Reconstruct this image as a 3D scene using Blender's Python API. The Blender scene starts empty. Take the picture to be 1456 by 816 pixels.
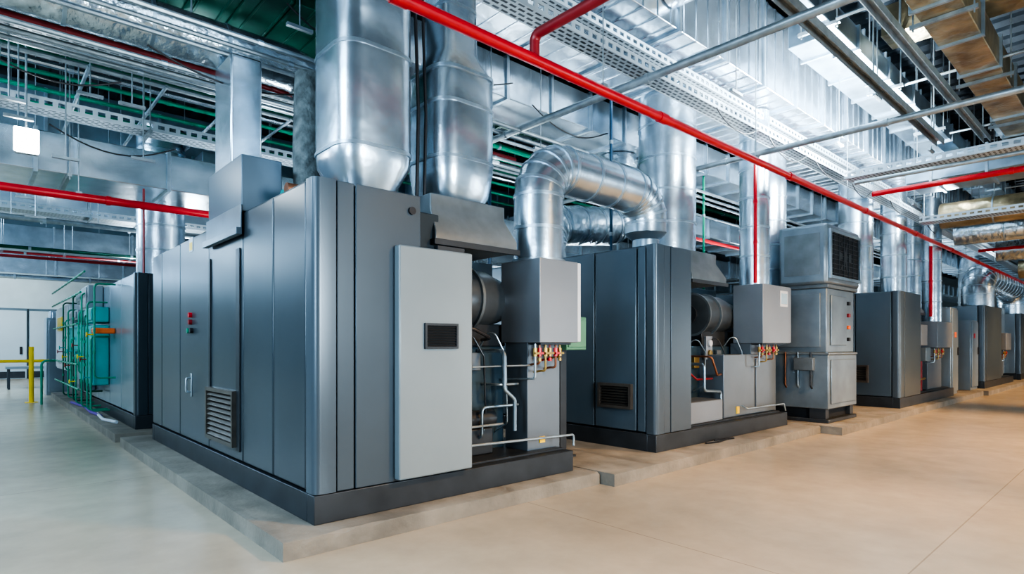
import bpy, bmesh, math, random
from mathutils import Vector, Matrix
random.seed(4)
F=836.0; CXP=728.0; HZ=491.0; CH=1.35
A=math.radians(47.8); ca,sa=math.cos(A),math.sin(A)
# measured positions: a picture column on a known real plane -> metres
def XA(px,y): t=(px-CXP)/F; return y*(ca+sa*t)/(sa-ca*t)
def YA(px,x): t=(px-CXP)/F; return x*(sa-ca*t)/(ca+sa*t)
def ZA(py,x,y): return CH+(HZ-py)/F*(ca*x+sa*y)
C=bpy.context.scene.collection

# ---------------------------------------------------------------- materials
def mat(name,c,metal=0.0,rough=0.5,ns=6.0,na=0.15,bump=0.0,bs=None,emit=0,stretch=None,detail=4,dist=.03):
    m=bpy.data.materials.new(name); m.use_nodes=True; nt=m.node_tree; b=nt.nodes['Principled BSDF']
    b.inputs['Metallic'].default_value=metal; b.inputs['Roughness'].default_value=rough
    tc=nt.nodes.new('ShaderNodeTexCoord'); mp=nt.nodes.new('ShaderNodeMapping')
    nt.links.new(tc.outputs['Object'],mp.inputs['Vector'])
    if stretch: mp.inputs['Scale'].default_value=stretch
    n=nt.nodes.new('ShaderNodeTexNoise'); n.inputs['Scale'].default_value=ns; n.inputs['Detail'].default_value=detail
    nt.links.new(mp.outputs['Vector'],n.inputs['Vector'])
    r=nt.nodes.new('ShaderNodeValToRGB')
    r.color_ramp.elements[0].position=0.3; r.color_ramp.elements[1].position=0.7
    r.color_ramp.elements[0].color=tuple(max(0,v*(1-na)) for v in c)+(1,)
    r.color_ramp.elements[1].color=tuple(min(1,v*(1+na)) for v in c)+(1,)
    nt.links.new(n.outputs['Fac'],r.inputs['Fac']); nt.links.new(r.outputs['Color'],b.inputs['Base Color'])
    if bump:
        n2=nt.nodes.new('ShaderNodeTexNoise'); n2.inputs['Scale'].default_value=bs or ns*2; n2.inputs['Detail'].default_value=3
        nt.links.new(tc.outputs['Object'],n2.inputs['Vector'])
        bp=nt.nodes.new('ShaderNodeBump'); bp.inputs['Strength'].default_value=bump; bp.inputs['Distance'].default_value=dist
        nt.links.new(n2.outputs['Fac'],bp.inputs['Height']); nt.links.new(bp.outputs['Normal'],b.inputs['Normal'])
    if emit:
        b.inputs['Emission Color'].default_value=tuple(c)+(1,); b.inputs['Emission Strength'].default_value=emit
    return m
M={}
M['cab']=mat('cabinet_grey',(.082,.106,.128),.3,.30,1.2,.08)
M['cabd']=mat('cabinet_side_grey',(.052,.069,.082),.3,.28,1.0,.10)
M['cabm']=mat('cabinet_side_mid_blue_grey_brightened',(.10,.14,.175),.3,.33,1.0,.10)  # tone brightened in place of light in the gap before the second machine
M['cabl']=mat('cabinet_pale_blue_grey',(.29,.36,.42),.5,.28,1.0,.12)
M['cabb']=mat('housing_blue_grey',(.035,.065,.09),.2,.4,2,.15)
M['light']=mat('light_grey_panel',(.215,.255,.275),.15,.34,1.5,.06)
M['box']=mat('enclosure_grey',(.215,.235,.26),.2,.34,2,.05)
M['col']=mat('column_grey',(.14,.165,.19),.25,.36,2,.08)
M['steelc']=mat('metallic_grey_cabinet',(.21,.255,.29),.5,.32,2.5,.20)
M['drum']=mat('drum_grey_metal',(.13,.15,.165),.6,.34,3,.25)
M['skid']=mat('dark_base_steel',(.042,.048,.055),.3,.40,4,.2)
M['dark']=mat('shadow_gap_dark',(.010,.012,.015),0,.7,3,.1)
M['galv']=mat('galvanized_sheet',(.62,.72,.80),.92,.27,3.2,.18,.20,3.0,dist=.04)
M['galvd']=mat('dusty_galvanized',(.34,.43,.50),.85,.33,2.5,.25,.25,4)
M['foil']=mat('crumpled_foil',(.60,.69,.75),.92,.26,7,.3,.75,9)
M['gold']=mat('tan_silver_insulation_foil',(.36,.29,.18),.75,.33,3,.5,.7,6)
M['seam']=mat('flange_steel',(.42,.51,.58),.8,.34,8,.15)
M['strut']=mat('zinc_channel',(.32,.37,.40),.65,.36,10,.2)
M['tray']=mat('tray_white_zinc',(.50,.57,.62),.45,.38,5,.1)
M['red']=mat('red_paint',(.52,.014,.022),.05,.30,4,.12)
M['dred']=mat('dark_red_paint',(.26,.02,.025),.05,.35,4,.12)
M['green']=mat('green_paint',(.01,.26,.15),.05,.35,4,.2)
M['gduct']=mat('green_coated_sheet',(.008,.10,.065),.4,.3,3,.35)
M['teal']=mat('teal_paint',(.02,.36,.34),.05,.35,3,.12)
M['sage']=mat('sage_green_enclosure',(.12,.28,.17),.05,.45,4,.12)
M['yellow']=mat('yellow_paint',(.90,.60,.02),.0,.4,4,.08)
M['orange']=mat('orange_plastic',(.85,.16,.03),.0,.4,4,.08)
M['white']=mat('white_plastic',(.60,.63,.67),0,.4,4,.04)
M['black']=mat('black_rubber',(.015,.015,.018),0,.5,6,.1)
M['copper']=mat('copper_pipe',(.26,.11,.06),.7,.4,6,.2)
M['brass']=mat('brass',(.34,.23,.08),.7,.4,6,.2)
M['purple']=mat('purple_hose',(.12,.05,.30),0,.5,6,.1)
M['blue']=mat('blue_screen',(.35,.50,.62),0,.2,6,.1)
M['bluep']=mat('blue_pipe',(.02,.07,.13),.2,.35,6,.1)
M['vent']=mat('bronze_grille',(.13,.115,.10),.55,.4,6,.2)
M['hood']=mat('hood_weathered_grey',(.17,.195,.21),.4,.38,3,.28)
M['ins']=mat('grey_lagging',(.13,.15,.15),.1,.7,9,.6,.8,14)
M['lamp']=mat('lamp_diffuser',(.9,.97,1.0),0,.3,3,0,emit=30)
M['ceil']=mat('ceiling_deck_dark',(.014,.021,.029),.4,.5,1.5,.3)
M['beam']=mat('ceiling_beam_grey',(.10,.15,.18),.05,.6,1.5,.25)
M['wall']=mat('painted_wall',(.50,.58,.60),0,.7,1.2,.1)
M['door']=mat('grey_door',(.46,.53,.56),.1,.45,1,.05)
M['plinth']=mat('concrete_plinth',(.20,.18,.15),0,.65,3,.28,.25,18,detail=8)
def slots_mat():
    m=bpy.data.materials.new('slotted_tray_floor'); m.use_nodes=True; nt=m.node_tree; b=nt.nodes['Principled BSDF']
    b.inputs['Metallic'].default_value=.4; b.inputs['Roughness'].default_value=.38
    tc=nt.nodes.new('ShaderNodeTexCoord'); br=nt.nodes.new('ShaderNodeTexBrick'); br.inputs['Scale'].default_value=1
    br.inputs['Brick Width'].default_value=.10; br.inputs['Row Height'].default_value=.055; br.inputs['Mortar Size'].default_value=.015
    br.inputs['Color1'].default_value=(.03,.04,.05,1); br.inputs['Color2'].default_value=(.08,.10,.12,1); br.inputs['Mortar'].default_value=(.46,.53,.58,1)
    nt.links.new(tc.outputs['Object'],br.inputs['Vector']); nt.links.new(br.outputs['Color'],b.inputs['Base Color']); return m
M['slots']=slots_mat()
def floor_mat():
    m=mat('polished_concrete',(.43,.365,.275),0,.27,.7,.13,0,30,detail=4); nt=m.node_tree; b=nt.nodes['Principled BSDF']
    tc=nt.nodes['Texture Coordinate']
    ramp=[x for x in nt.nodes if x.type=='VALTORGB'][0]
    ramp.color_ramp.elements[0].position=.2; ramp.color_ramp.elements[1].position=.8
    n=nt.nodes.new('ShaderNodeTexNoise'); n.inputs['Scale'].default_value=3.5; n.inputs['Detail'].default_value=8; n.inputs['Roughness'].default_value=.6
    nt.links.new(tc.outputs['Object'],n.inputs['Vector'])
    mx=nt.nodes.new('ShaderNodeMix'); mx.data_type='RGBA'; mx.blend_type='MULTIPLY'; mx.inputs['Factor'].default_value=1
    r2=nt.nodes.new('ShaderNodeValToRGB'); r2.color_ramp.elements[0].position=.2; r2.color_ramp.elements[0].color=(.78,.78,.79,1); r2.color_ramp.elements[1].position=.75; r2.color_ramp.elements[1].color=(1,1,1,1)
    nt.links.new(n.outputs['Fac'],r2.inputs['Fac'])
    br=nt.nodes.new('ShaderNodeTexBrick'); br.offset=0; br.inputs['Scale'].default_value=1; br.inputs['Brick Width'].default_value=6.0; br.inputs['Row Height'].default_value=6.0; br.inputs['Mortar Size'].default_value=.005
    br.inputs['Color1'].default_value=(1,1,1,1); br.inputs['Color2'].default_value=(1,1,1,1); br.inputs['Mortar'].default_value=(.72,.70,.68,1)
    mp2=nt.nodes.new('ShaderNodeMapping'); mp2.inputs['Location'].default_value=(1.5,-3.0,0); nt.links.new(tc.outputs['Object'],mp2.inputs['Vector']); nt.links.new(mp2.outputs['Vector'],br.inputs['Vector'])
    mx2=nt.nodes.new('ShaderNodeMix'); mx2.data_type='RGBA'; mx2.blend_type='MULTIPLY'; mx2.inputs['Factor'].default_value=1
    nt.links.new(ramp.outputs['Color'],mx.inputs['A']); nt.links.new(r2.outputs['Color'],mx.inputs['B'])
    nt.links.new(mx.outputs['Result'],mx2.inputs['A']); nt.links.new(br.outputs['Color'],mx2.inputs['B'])
    nt.links.new(mx2.outputs['Result'],b.inputs['Base Color'])
    return m
M['floor']=floor_mat()

# ---------------------------------------------------------------- mesh helpers
class MB:
    def __init__(s): s.bm=bmesh.new()
    def box(s,x0,x1,y0,y1,z0,z1):
        v=[s.bm.verts.new(p) for p in ((x0,y0,z0),(x1,y0,z0),(x1,y1,z0),(x0,y1,z0),(x0,y0,z1),(x1,y0,z1),(x1,y1,z1),(x0,y1,z1))]
        for f in ((3,2,1,0),(4,5,6,7),(0,1,5,4),(1,2,6,5),(2,3,7,6),(3,0,4,7)): s.bm.faces.new([v[i] for i in f])
        return s
    def loft(s,secs,cap=True):
        L=[[s.bm.verts.new(p) for p in sec] for sec in secs]; n=len(L[0])
        for a,b in zip(L,L[1:]):
            for i in range(n): s.bm.faces.new((a[i],a[(i+1)%n],b[(i+1)%n],b[i]))
        if cap: s.bm.faces.new(L[0][::-1]); s.bm.faces.new(L[-1])
        return s
    def prism(s,poly,z0,z1): return s.loft([[(x,y,z0) for x,y in poly],[(x,y,z1) for x,y in poly]])
    def tube(s,path,r,n=14):
        P=[Vector(p) for p in path]; rs=r if isinstance(r,(list,tuple)) else [r]*len(P)
        T=[]
        for i in range(len(P)):
            a=(P[i]-P[i-1]).normalized() if i>0 else None; b=(P[i+1]-P[i]).normalized() if i<len(P)-1 else None
            T.append(a if b is None else b if a is None else ((a+b).normalized() if (a+b).length>1e-6 else a))
        u=T[0].orthogonal().normalized(); secs=[]
        for i in range(len(P)):
            u=(u-T[i]*u.dot(T[i])).normalized(); w=T[i].cross(u)
            secs.append([P[i]+(u*math.cos(2*math.pi*k/n)+w*math.sin(2*math.pi*k/n))*rs[i] for k in range(n)])
        return s.loft(secs)
    def cyl(s,p,q,r,n=16,r2=None): return s.tube([p,q],[r,r if r2 is None else r2],n)
def finish(name,mb,m,parent=None,bevel=0,smooth=True,origin=None):
    bm=mb.bm; bmesh.ops.recalc_face_normals(bm,faces=bm.faces[:])
    if smooth:
        for f in bm.faces: f.smooth=True
        for e in bm.edges:
            if len(e.link_faces)==2 and e.calc_face_angle(0)>0.62: e.smooth=False
    if parent is not None:
        r=parent
        off=Vector((0,0,0))
        while r is not None: off+=Vector(r.location); r=r.parent
    elif origin is not None: off=Vector(origin)
    else:
        xs=[v.co for v in bm.verts]
        off=Vector(((min(v.x for v in xs)+max(v.x for v in xs))/2,(min(v.y for v in xs)+max(v.y for v in xs))/2,min(v.z for v in xs)))
    bm.transform(Matrix.Translation(-off))
    me=bpy.data.meshes.new(name); bm.to_mesh(me); bm.free(); me.materials.append(m)
    o=bpy.data.objects.new(name,me); C.objects.link(o)
    if parent is not None: o.parent=parent
    else: o.location=off
    if bevel:
        b=o.modifiers.new('bevel','BEVEL'); b.width=bevel; b.segments=2; b.limit_method='ANGLE'; b.angle_limit=0.6
    return o
def bx(name,m,parent,x0,x1,y0,y1,z0,z1,bevel=.004): return finish(name,MB().box(x0,x1,y0,y1,z0,z1),m,parent,bevel)
def thing(name,label,cat,loc,group=None):
    o=bpy.data.objects.new(name,None); o.empty_display_size=.2; C.objects.link(o); o.location=loc; o['label']=label; o['category']=cat
    if group: o['group']=group
    return o
def tag(o,label,cat,group=None):
    o['label']=label; o['category']=cat
    if group: o['group']=group
    return o
def struct(o): o['kind']='structure'; return o
def fillet(pts,R,n=6):
    P=[Vector(p) for p in pts]; out=[P[0]]
    for i in range(1,len(P)-1):
        a=(P[i-1]-P[i]).normalized(); b=(P[i+1]-P[i]).normalized(); ang=a.angle(b)
        if ang>3.1: out.append(P[i]); continue
        d=R/math.tan(ang/2); d=min(d,(P[i-1]-P[i]).length*.49 if i>1 else (P[i-1]-P[i]).length*.98,(P[i+1]-P[i]).length*.49 if i<len(P)-2 else (P[i+1]-P[i]).length*.98)
        Rr=d*math.tan(ang/2); c=P[i]+(a+b).normalized()*(Rr/math.sin(ang/2)); s=P[i]+a*d; e=P[i]+b*d
        v0=(s-c); v1=(e-c); th=v0.angle(v1); ax=v0.cross(v1).normalized()
        for k in range(n+1): out.append(c+Matrix.Rotation(th*k/n,3,ax)@v0)
    out.append(P[-1]); return out
def rings(path,step):
    P=[Vector(p) for p in path]; out=[]
    for a,b in zip(P,P[1:]):
        L=(b-a).length
        if L<step*.6: continue
        d=(b-a).normalized(); k=int(L/step)
        for i in range(1,k+1): out.append((a+d*(L*i/(k+1)),d))
    return out

# ---------------------------------------------------------------- setting
ZC=6.3
struct(finish('floor',MB().box(-12,46,-12,32,-.2,0),M['floor']))
mb=MB(); x=-12.0; prof=[]
while x<46: prof+=[(x,ZC),(x+.14,ZC),(x+.18,ZC-.09),(x+.32,ZC-.09),(x+.36,ZC)]; x+=.36
pr=prof+[(46,ZC+.2),(-12,ZC+.2)]
lo=[mb.bm.verts.new((a,-12,z)) for a,z in pr]; hi=[mb.bm.verts.new((a,32,z)) for a,z in pr]
for i in range(len(pr)): mb.bm.faces.new((lo[i],lo[(i+1)%len(pr)],hi[(i+1)%len(pr)],hi[i]))
struct(finish('ceiling',mb,M['ceil'],smooth=False))
struct(bx('wall_back',M['wall'],None,-12,46,31,31.3,0,ZC,0))
struct(bx('wall_right',M['wall'],None,46,46.3,-12,31.3,0,ZC,0))
for i,(p0,p1) in enumerate(((-20,38),(42,82))):
    d=bpy.data.objects.new('door_%d'%(i+1),None); C.objects.link(d); x0,x1=XA(p0,30.9),XA(p1,30.9); d.location=((x0+x1)/2,30.95,0); struct(d)
    bx('leaf',M['door'],d,x0,x1,30.9,30.99,0,2.75,.01)
    bx('door_frame',M['beam'],d,x0-.07,x1+.07,30.93,31.0,0,2.85,.01)
    bx('handle',M['dark'],d,x1-.22,x1-.14,30.84,30.9,1.0,1.3)
    bx('kick_plate',M['skid'],d,x0+.05,x1-.05,30.88,30.9,.04,.3)
for i,y in enumerate((8.6,13.9,17.5,22.5,27.5)):
    struct(bx('ceiling_beam_%d'%(i+1),M['beam'],None,-12,46,y,y+.28,5.55,6.2,.01))
def plinth(label,x0,x1,y0,y1,seed):
    rnd=random.Random(seed); b=MB(); n=int((x1-x0)/.10); secs=[]
    for i in range(n+1):
        x=x0+(x1-x0)*i/n; c=.005+rnd.random()*.005+(.02 if rnd.random()<.06 else 0); j=rnd.uniform(-.003,.003)
        secs.append([(x,y0+j,0),(x,y0+j,min(.125-c,.115)),(x,y0+c+j,.12),(x,y1,.12),(x,y1,0)])
    b.loft(secs); return tag(finish('concrete_plinth',b,M['plinth'],None,0),label,'plinth')
plinth('low concrete plinth under the nearest big grey machine',1.40,4.47,3.66,9.35,1)
plinth('low concrete plinth under the second grey machine from the front',4.49,9.55,3.50,9.3,2)
plinth('low concrete plinth under the fan-topped machine and the one beyond it',9.57,20.05,3.2,9.0,3)
plinth('low concrete plinth under the farthest machines on the right',20.1,34,3.1,9.0,4)
plinth('low concrete plinth under the machines with teal panels at left',1.40,4.56,9.75,19.5,5)

# ---------------------------------------------------------------- machines
def grille_y(par,x0,x1,y,z0,z1,m,n=8,name='vent_grille'):   # faces -Y
    fr=MB(); t=.018
    fr.box(x0,x1,y-.02,y+.01,z0,z0+t).box(x0,x1,y-.02,y+.01,z1-t,z1).box(x0,x0+t,y-.02,y+.01,z0+t,z1-t).box(x1-t,x1,y-.02,y+.01,z0+t,z1-t)
    for k in range(n):
        z=z0+t+(z1-z0-2*t)*(k+.5)/n; h=(z1-z0-2*t)/n*.34
        fr.loft([[(x0+t,y-.018,z-h),(x0+t,y-.012,z-h*1.3),(x0+t,y+.008,z+h*.9),(x0+t,y+.002,z+h*1.2)],[(x1-t,y-.018,z-h),(x1-t,y-.012,z-h*1.3),(x1-t,y+.008,z+h*.9),(x1-t,y+.002,z+h*1.2)]])
    g=finish(name,fr,m,par); bx('backing',M['dark'],g,x0+.005,x1-.005,y-.001,y+.008,z0+.005,z1-.005,0); return g
def grille_x(par,x,y0,y1,z0,z1,m,n=9,name='vent_grille'):   # faces -X
    fr=MB(); t=.035; e=.05
    fr.box(x-e,x+.01,y0,y1,z0,z0+t).box(x-e,x+.01,y0,y1,z1-t,z1).box(x-e,x+.01,y0,y0+t,z0+t,z1-t).box(x-e,x+.01,y1-t,y1,z0+t,z1-t)
    for k in range(n):
        z=z0+t+(z1-z0-2*t)*(k+.5)/n; h=(z1-z0-2*t)/n*.32
        s=[(x-e+.005,z-h),(x-e+.012,z-h*1.2),(x-.002,z+h*.8),(x-.009,z+h)]
        fr.loft([[(a,y0+t,b) for a,b in s],[(a,y1-t,b) for a,b in s]])
    g=finish(name,fr,m,par); bx('backing',M['dark'],g,x-.006,x+.006,y0+.01,y1-.01,z0+.01,z1-.01,0); return g
def rounded(x0,x1,y0,y1,R=.07):
    pts=[(x0+R-R*math.cos(a),y0+R-R*math.sin(a)) for a in [math.pi/2*k/6 for k in range(7)]]
    return pts+[(x1,y0),(x1,y1),(x0,y1)]
def tp(name,par,pts,r,m,R=.05): return finish(name,MB().tube(fillet(pts,R,5),r,10),M[m],par)
def machine(label,X0,X1,Y0,Y1,xc,top,edges,box=None,hood=None,cat='machine',group=None,fine=True,zt=.32,side='cabd',front='cab'):
    t=thing('air_handling_machine',label,cat,((X0+X1)/2,(Y0+Y1)/2,.12),group)
    bs=MB().box(X0,X1,Y0,Y0+.12,.12,zt).box(X0,X1,Y1-.12,Y1,.12,zt).box(X0,X0+.12,Y0+.12,Y1-.12,.12,zt).box(X1-.12,X1,Y0+.12,Y1-.12,.12,zt).box(X0+.12,X1-.12,Y0+.12,Y1-.12,.14,zt-.015)
    finish('base_frame',bs,M['skid'],t,.006)
    bx('cabinet_body',M['dark'],t,X0+.05,xc-.01,Y0+.05,Y1-.03,zt,top-.04,.004)
    e0=edges[0]
    finish('corner_post',MB().prism(rounded(X0,X0+.16,Y0,e0-.008,.05),zt+.005,top),M[front],t)
    bx('front_panel',M[front],t,X0+.170,X0+.30,Y0+.006,Y0+.05,zt+.005,top,.006)
    bx('front_panel',M[front],t,X0+.310,xc,Y0,Y0+.05,zt+.005,top,.006)
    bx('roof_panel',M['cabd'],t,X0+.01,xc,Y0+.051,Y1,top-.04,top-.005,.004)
    ps=[]
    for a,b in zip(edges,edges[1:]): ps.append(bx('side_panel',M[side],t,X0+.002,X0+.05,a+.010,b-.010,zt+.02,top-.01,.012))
    bx('end_panel',M['cabd'],t,xc-.008,xc+.02,Y0+.06,Y1-.03,zt,top-.02,.004)
    if X1-xc>.5:
        bx('rear_housing',M['cabb'],t,xc+.03,X1-.06,Y0+1.15,Y1-.1,zt,top-.25,.01)
        bx('lower_housing',M['cabb'],t,xc+.25,X1-.42,Y0+.55,Y0+1.14,zt,1.34,.02)
        bx('deck_plate',M['skid'],t,xc+.03,X1-.04,Y0+.10,Y0+1.14,zt,zt+.02,.003)
        cy=Y0+.74; cz=1.80; r=.29; x0_=xc+(X1-xc)*.44; L=(X1-xc)*.38
        b=MB(); b.tube([(x0_-.02,cy,cz),(x0_,cy,cz),(x0_+L*.6,cy,cz),(x0_+L,cy,cz)],[r-.06,r,r,r*.7],28); bar=finish('motor_barrel',b,M['drum'],t)
        for a in (.0,.30): finish('barrel_ring',MB().cyl((x0_+L*a,cy,cz),(x0_+L*a+.03,cy,cz),r+.03,28),M['hood'],bar)
        finish('end_cover',MB().cyl((x0_-.07,cy,cz),(x0_-.02,cy,cz),r*.45,18),M['skid'],bar)
        bx('motor_stand',M['skid'],t,x0_+.05,x0_+L-.05,cy-.15,cy+.2,1.34,1.56,.01)
        finish('suction_pipe',MB().tube(fillet([(xc+.28,cy+.1,1.34),(xc+.28,cy+.1,cz+.05),(x0_-.05,cy+.1,cz+.05)],.12,5),.06,14),M['drum'],t)
        bx('pump_block',M['skid'],t,x0_-.1,x0_+.25,Y0+.34,Y0+.54,zt+.02,.58,.01)
        finish('pump_motor',MB().cyl((x0_-.05,Y0+.42,.66),(x0_+.3,Y0+.42,.66),.08,18),M['skid'],t)
        bx('gauge_board',M['box'],t,x0_-.12,x0_+.05,Y0+.42,Y0+.46,1.15,1.48,.005)
        for k in range(2): finish('gauge',MB().cyl((x0_-.035,Y0+.395,1.24+.14*k),(x0_-.035,Y0+.42,1.24+.14*k),.045,14),M['white' if k else 'brass'],t)
        for k in range(4):
            a=xc+.2+(X1-xc-.7)*k/4
            tp('bay_cable',t,[(a,Y0+.5,1.34),(a+.02,Y0+.36,1.42+.04*k),(a+.15,Y0+.30,1.25),(a+.22,Y0+.36,.9-.1*k),(a+.22,Y0+.54,.8-.1*k)],.009,('black','galvd','skid','galvd')[k],.06)
        for k in range(3):
            a=xc+.3+(X1-xc-.9)*k/3; bx('terminal_box',M[('box','brass','col')[k]],t,a,a+.13,Y0+.5,Y0+.55,.95+.08*k,1.12+.08*k,.006)
    if hood:
        hx0,hx1,hy0,hy1,hz0,hz1=hood; h=(hz1-hz0); s=.13
        def rr(x0,x1,y0,y1,z): return [(x0,y0,z),(x1,y0,z),(x1,y1,z),(x0,y1,z)]
        finish('duct_hood',MB().loft([rr(hx0,hx1,hy0,hy1,hz0),rr(hx0,hx1,hy0,hy1,hz0+h*.22),rr(hx0+s*.3,hx1-s*.3,hy0+s,hy1,hz0+h*.7),rr(hx0+s*.3,hx1-s*.3,hy0+s,hy1,hz1)]),M['hood'],t,.008)
        finish('hood_rim',MB().box(hx0-.02,hx1+.02,hy0-.02,hy0+.01,hz0-.02,hz0+.03).box(hx0-.02,hx0+.01,hy0+.01,hy1,hz0-.02,hz0+.03),M['skid'],t,.003)
        bx('hood_support',M['cabd'],t,hx0-.01,hx0+.05,hy1-.2,hy1-.02,zt,hz0,.004)
    if box:
        x0,x1,y0,y1,z0,z1=box
        c=bx('control_column',M['col'],t,x0+.03,x1-.10,y0+.2,y0+.52,zt,z0,.006)
        b=bx('control_box',M['box'],t,x0,x1-.05,y0,y1,z0,z1,.008)
        d=bx('box_door',M['white'] if fine==2 else M['box'],b,x1-.048,x1,y0+.005,y1-.01,z0+.01,z1-.005,.006)
        bx('gland_plate',M['skid'],b,x0+.04,x1-.12,y0+.03,y0+.18,z0-.02,z0-.001,.003)
        if fine:
            w=x1-x0
            for k,(fx,m) in enumerate(((.06,'strut'),(.18,'copper'),(.30,'brass'),(.42,'dred'),(.54,'copper'),(.66,'brass'))):
                px=x0+w*fx-.03; dd=[.34,.20,.27,.16,.24,.14][k]; yq=y0+.07+.012*(k%2)
                v=finish('feed_pipe',MB().tube(fillet([(px,yq,z0-.01),(px,yq,z0-dd),(px-.02,y0+.12,z0-dd),(px-.03,y0+(.24 if px>x0+.04 else .5),z0-dd-.02)],.03,4),.011,8),M[m],t)
                finish('valve',MB().cyl((px,yq,z0-.05),(px,yq,z0-.13),.022,10).box(px-.028,px+.028,yq-.035,yq-.018,z0-.11,z0-.09),M['red' if k%3==1 else 'brass'],v)
                if k%2: finish('pipe_joint',MB().cyl((px,yq,z0-.145),(px,yq,z0-.155-.02),.02,8),M['red' if k==3 else 'brass'],v)
            tp('branch_pipe',t,[(x0-.0,y0+.3,.78),(x0-.45,y0+.3,.78),(x0-.45,y0+.3,.5),(x0-.45,y0+.55,.5)],.013,'galvd',.05)
            tp('branch_pipe',t,[(x0-.0,y0+.3,.98),(x0-.25,y0+.3,.98),(x0-.25,y0+.55,.98)],.012,'strut',.05)
    return t,ps
Y0=3.87; TOP=2.51
# --- nearest machine
X0=1.69
ed=[4.01,YA(388,X0),YA(345,X0),YA(297,X0),YA(256,X0),YA(230,X0),YA(217,X0)]
xc=XA(598,Y0)
box1=(3.86,4.44,3.87,4.42,1.376,2.17)
m1,ps=machine('nearest big grey machine, with pale louvred panel on its front',X0,4.32,Y0,ed[-1]+.02,xc,TOP,ed,box1,(2.78,3.69,4.0,4.95,2.20,2.64),fine=2)
g=grille_x(m1,X0,YA(338,X0),YA(299,X0),ZA(636,X0,YA(338,X0)),ZA(556,X0,YA(338,X0)),M['vent'],9)
bx('panel_trim',M['skid'],m1,X0-.012,X0+.002,YA(342,X0),YA(337,X0),.42,2.2)
bx('panel_trim',M['skid'],m1,X0-.012,X0+.002,YA(300,X0),YA(298,X0),.42,2.2)
pl=thing('sheet_metal_plenum','blue-grey sheet metal box standing up from the side of the nearest machine','duct box',(1.8,5.8,TOP))
finish('plenum_body',MB().box(1.67,2.02,5.3,6.28,TOP-.003,3.0),M['cabm'],pl,.01)
finish('plenum_flange',MB().box(1.62,1.67,5.28,6.30,2.30,2.36).box(1.655,1.67,5.28,6.30,2.36,TOP+.05),M['steelc'],pl,.004)
finish('riser_duct',MB().box(1.72,2.0,5.75,6.25,3.0,4.06),M['galv'],pl,.02)
p4=ps[3]; yy=YA(272,X0)
bx('warning_label',M['white'],p4,X0-.004,X0+.003,yy-.07,yy+.07,ZA(358,X0,yy),ZA(338,X0,yy),0)
bx('warning_patch',M['yellow'],p4,X0-.007,X0-.003,yy-.05,yy+.05,ZA(356,X0,yy),ZA(345,X0,yy),0)
for j,(py,m) in enumerate(((448,'red'),(458,'dred'),(470,'black'),(470,'green'))):
    z=ZA(py,X0,yy); q=yy+(.0 if j<2 else (-.05 if j==2 else .06))
    finish('push_button',MB().cyl((X0-.03,q,z),(X0+.005,q,z),.028,14),M[m],p4)
finish('door_handle',MB().tube(fillet([(X0,yy,1.0),(X0-.05,yy,1.0),(X0-.05,yy,.85),(X0,yy,.85)],.02,3),.012,8),M['strut'],p4)
bx('lock_plate',M['strut'],p4,X0-.006,X0+.003,yy-.03,yy+.03,.80,1.05)
lx0,lx1=XA(568,3.79),XA(672,3.79)
lp=bx('front_access_panel',M['light'],m1,lx0,lx1,3.79,Y0-.002,ZA(684,lx0,3.79),ZA(347,lx0,3.79),.012); lp['label']='pale grey louvred panel'
grille_y(lp,XA(603,3.79),XA(650,3.79),3.79,ZA(496,XA(603,3.79),3.79),ZA(459,XA(603,3.79),3.79),M['skid'],8)
bx('panel_bracket',M['skid'],m1,lx0+.4,lx1-.02,Y0+.0,Y0+.06,.33,2.15,.004)
q=XA(585,Y0); finish('door_lock',MB().cyl((q,Y0-.02,ZA(300,q,Y0)),(q,Y0+.01,ZA(300,q,Y0)),.03,14),M['black'],m1)
bx('upper_housing',M['cabd'],m1,xc+.03,xc+.30,Y0+.18,Y0+1.2,1.2,2.44,.01)
tp('drain_pipe',m1,[(3.55,4.4,1.3),(3.55,4.02,1.3),(3.55,4.02,.95),(3.68,4.02,.85),(3.68,4.02,.56)],.018,'galvd')
tp('drain_pipe',m1,[(3.10,4.4,1.2),(3.10,4.12,1.2),(3.10,4.12,.62),(3.62,4.12,.62)],.012,'strut')
tp('guard_rail',m1,[(3.06,3.98,.5),(3.06,3.92,.5),(4.30,3.90,.47),(4.36,3.90,.47),(4.36,3.90,.36)],.012,'strut',.03)
tp('sensor_pipe',m1,[(3.2,4.05,1.16),(3.95,4.05,1.16)],.008,'strut')
tp('lube_hose',m1,[(3.1,4.4,1.4),(3.2,4.1,1.52),(3.45,4.1,1.42),(3.6,4.4,1.4)],.018,'black',.1)
bx('warning_label',M['yellow'],m1,4.05,4.12,4.060,4.069,.40,.46,0)
for k in range(3): finish('roof_valve',MB().cyl((2.0+.06*k,4.9+.25*k,TOP),(2.0+.06*k,4.9+.25*k,TOP+.18+.05*k),.035,10).cyl((1.9+.06*k,4.9+.25*k,TOP+.15),(2.1+.06*k,4.9+.25*k,TOP+.15),.05,12),M[('copper','teal','brass')[k]],m1)
jb=thing('junction_box','sage green box on a dark post between the nearest machine and the second','junction box',(4.75,4.43,.12))
bx('enclosure',M['sage'],jb,4.64,4.96,4.25,4.6,1.30,1.66,.01)
bx('lid',M['sage'],jb,4.66,4.94,4.235,4.25,1.33,1.63,.006)
finish('post',MB().box(4.7,4.8,4.4,4.5,.12,1.30).box(4.62,4.9,4.35,4.55,.12,.14),M['skid'],jb)

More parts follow.
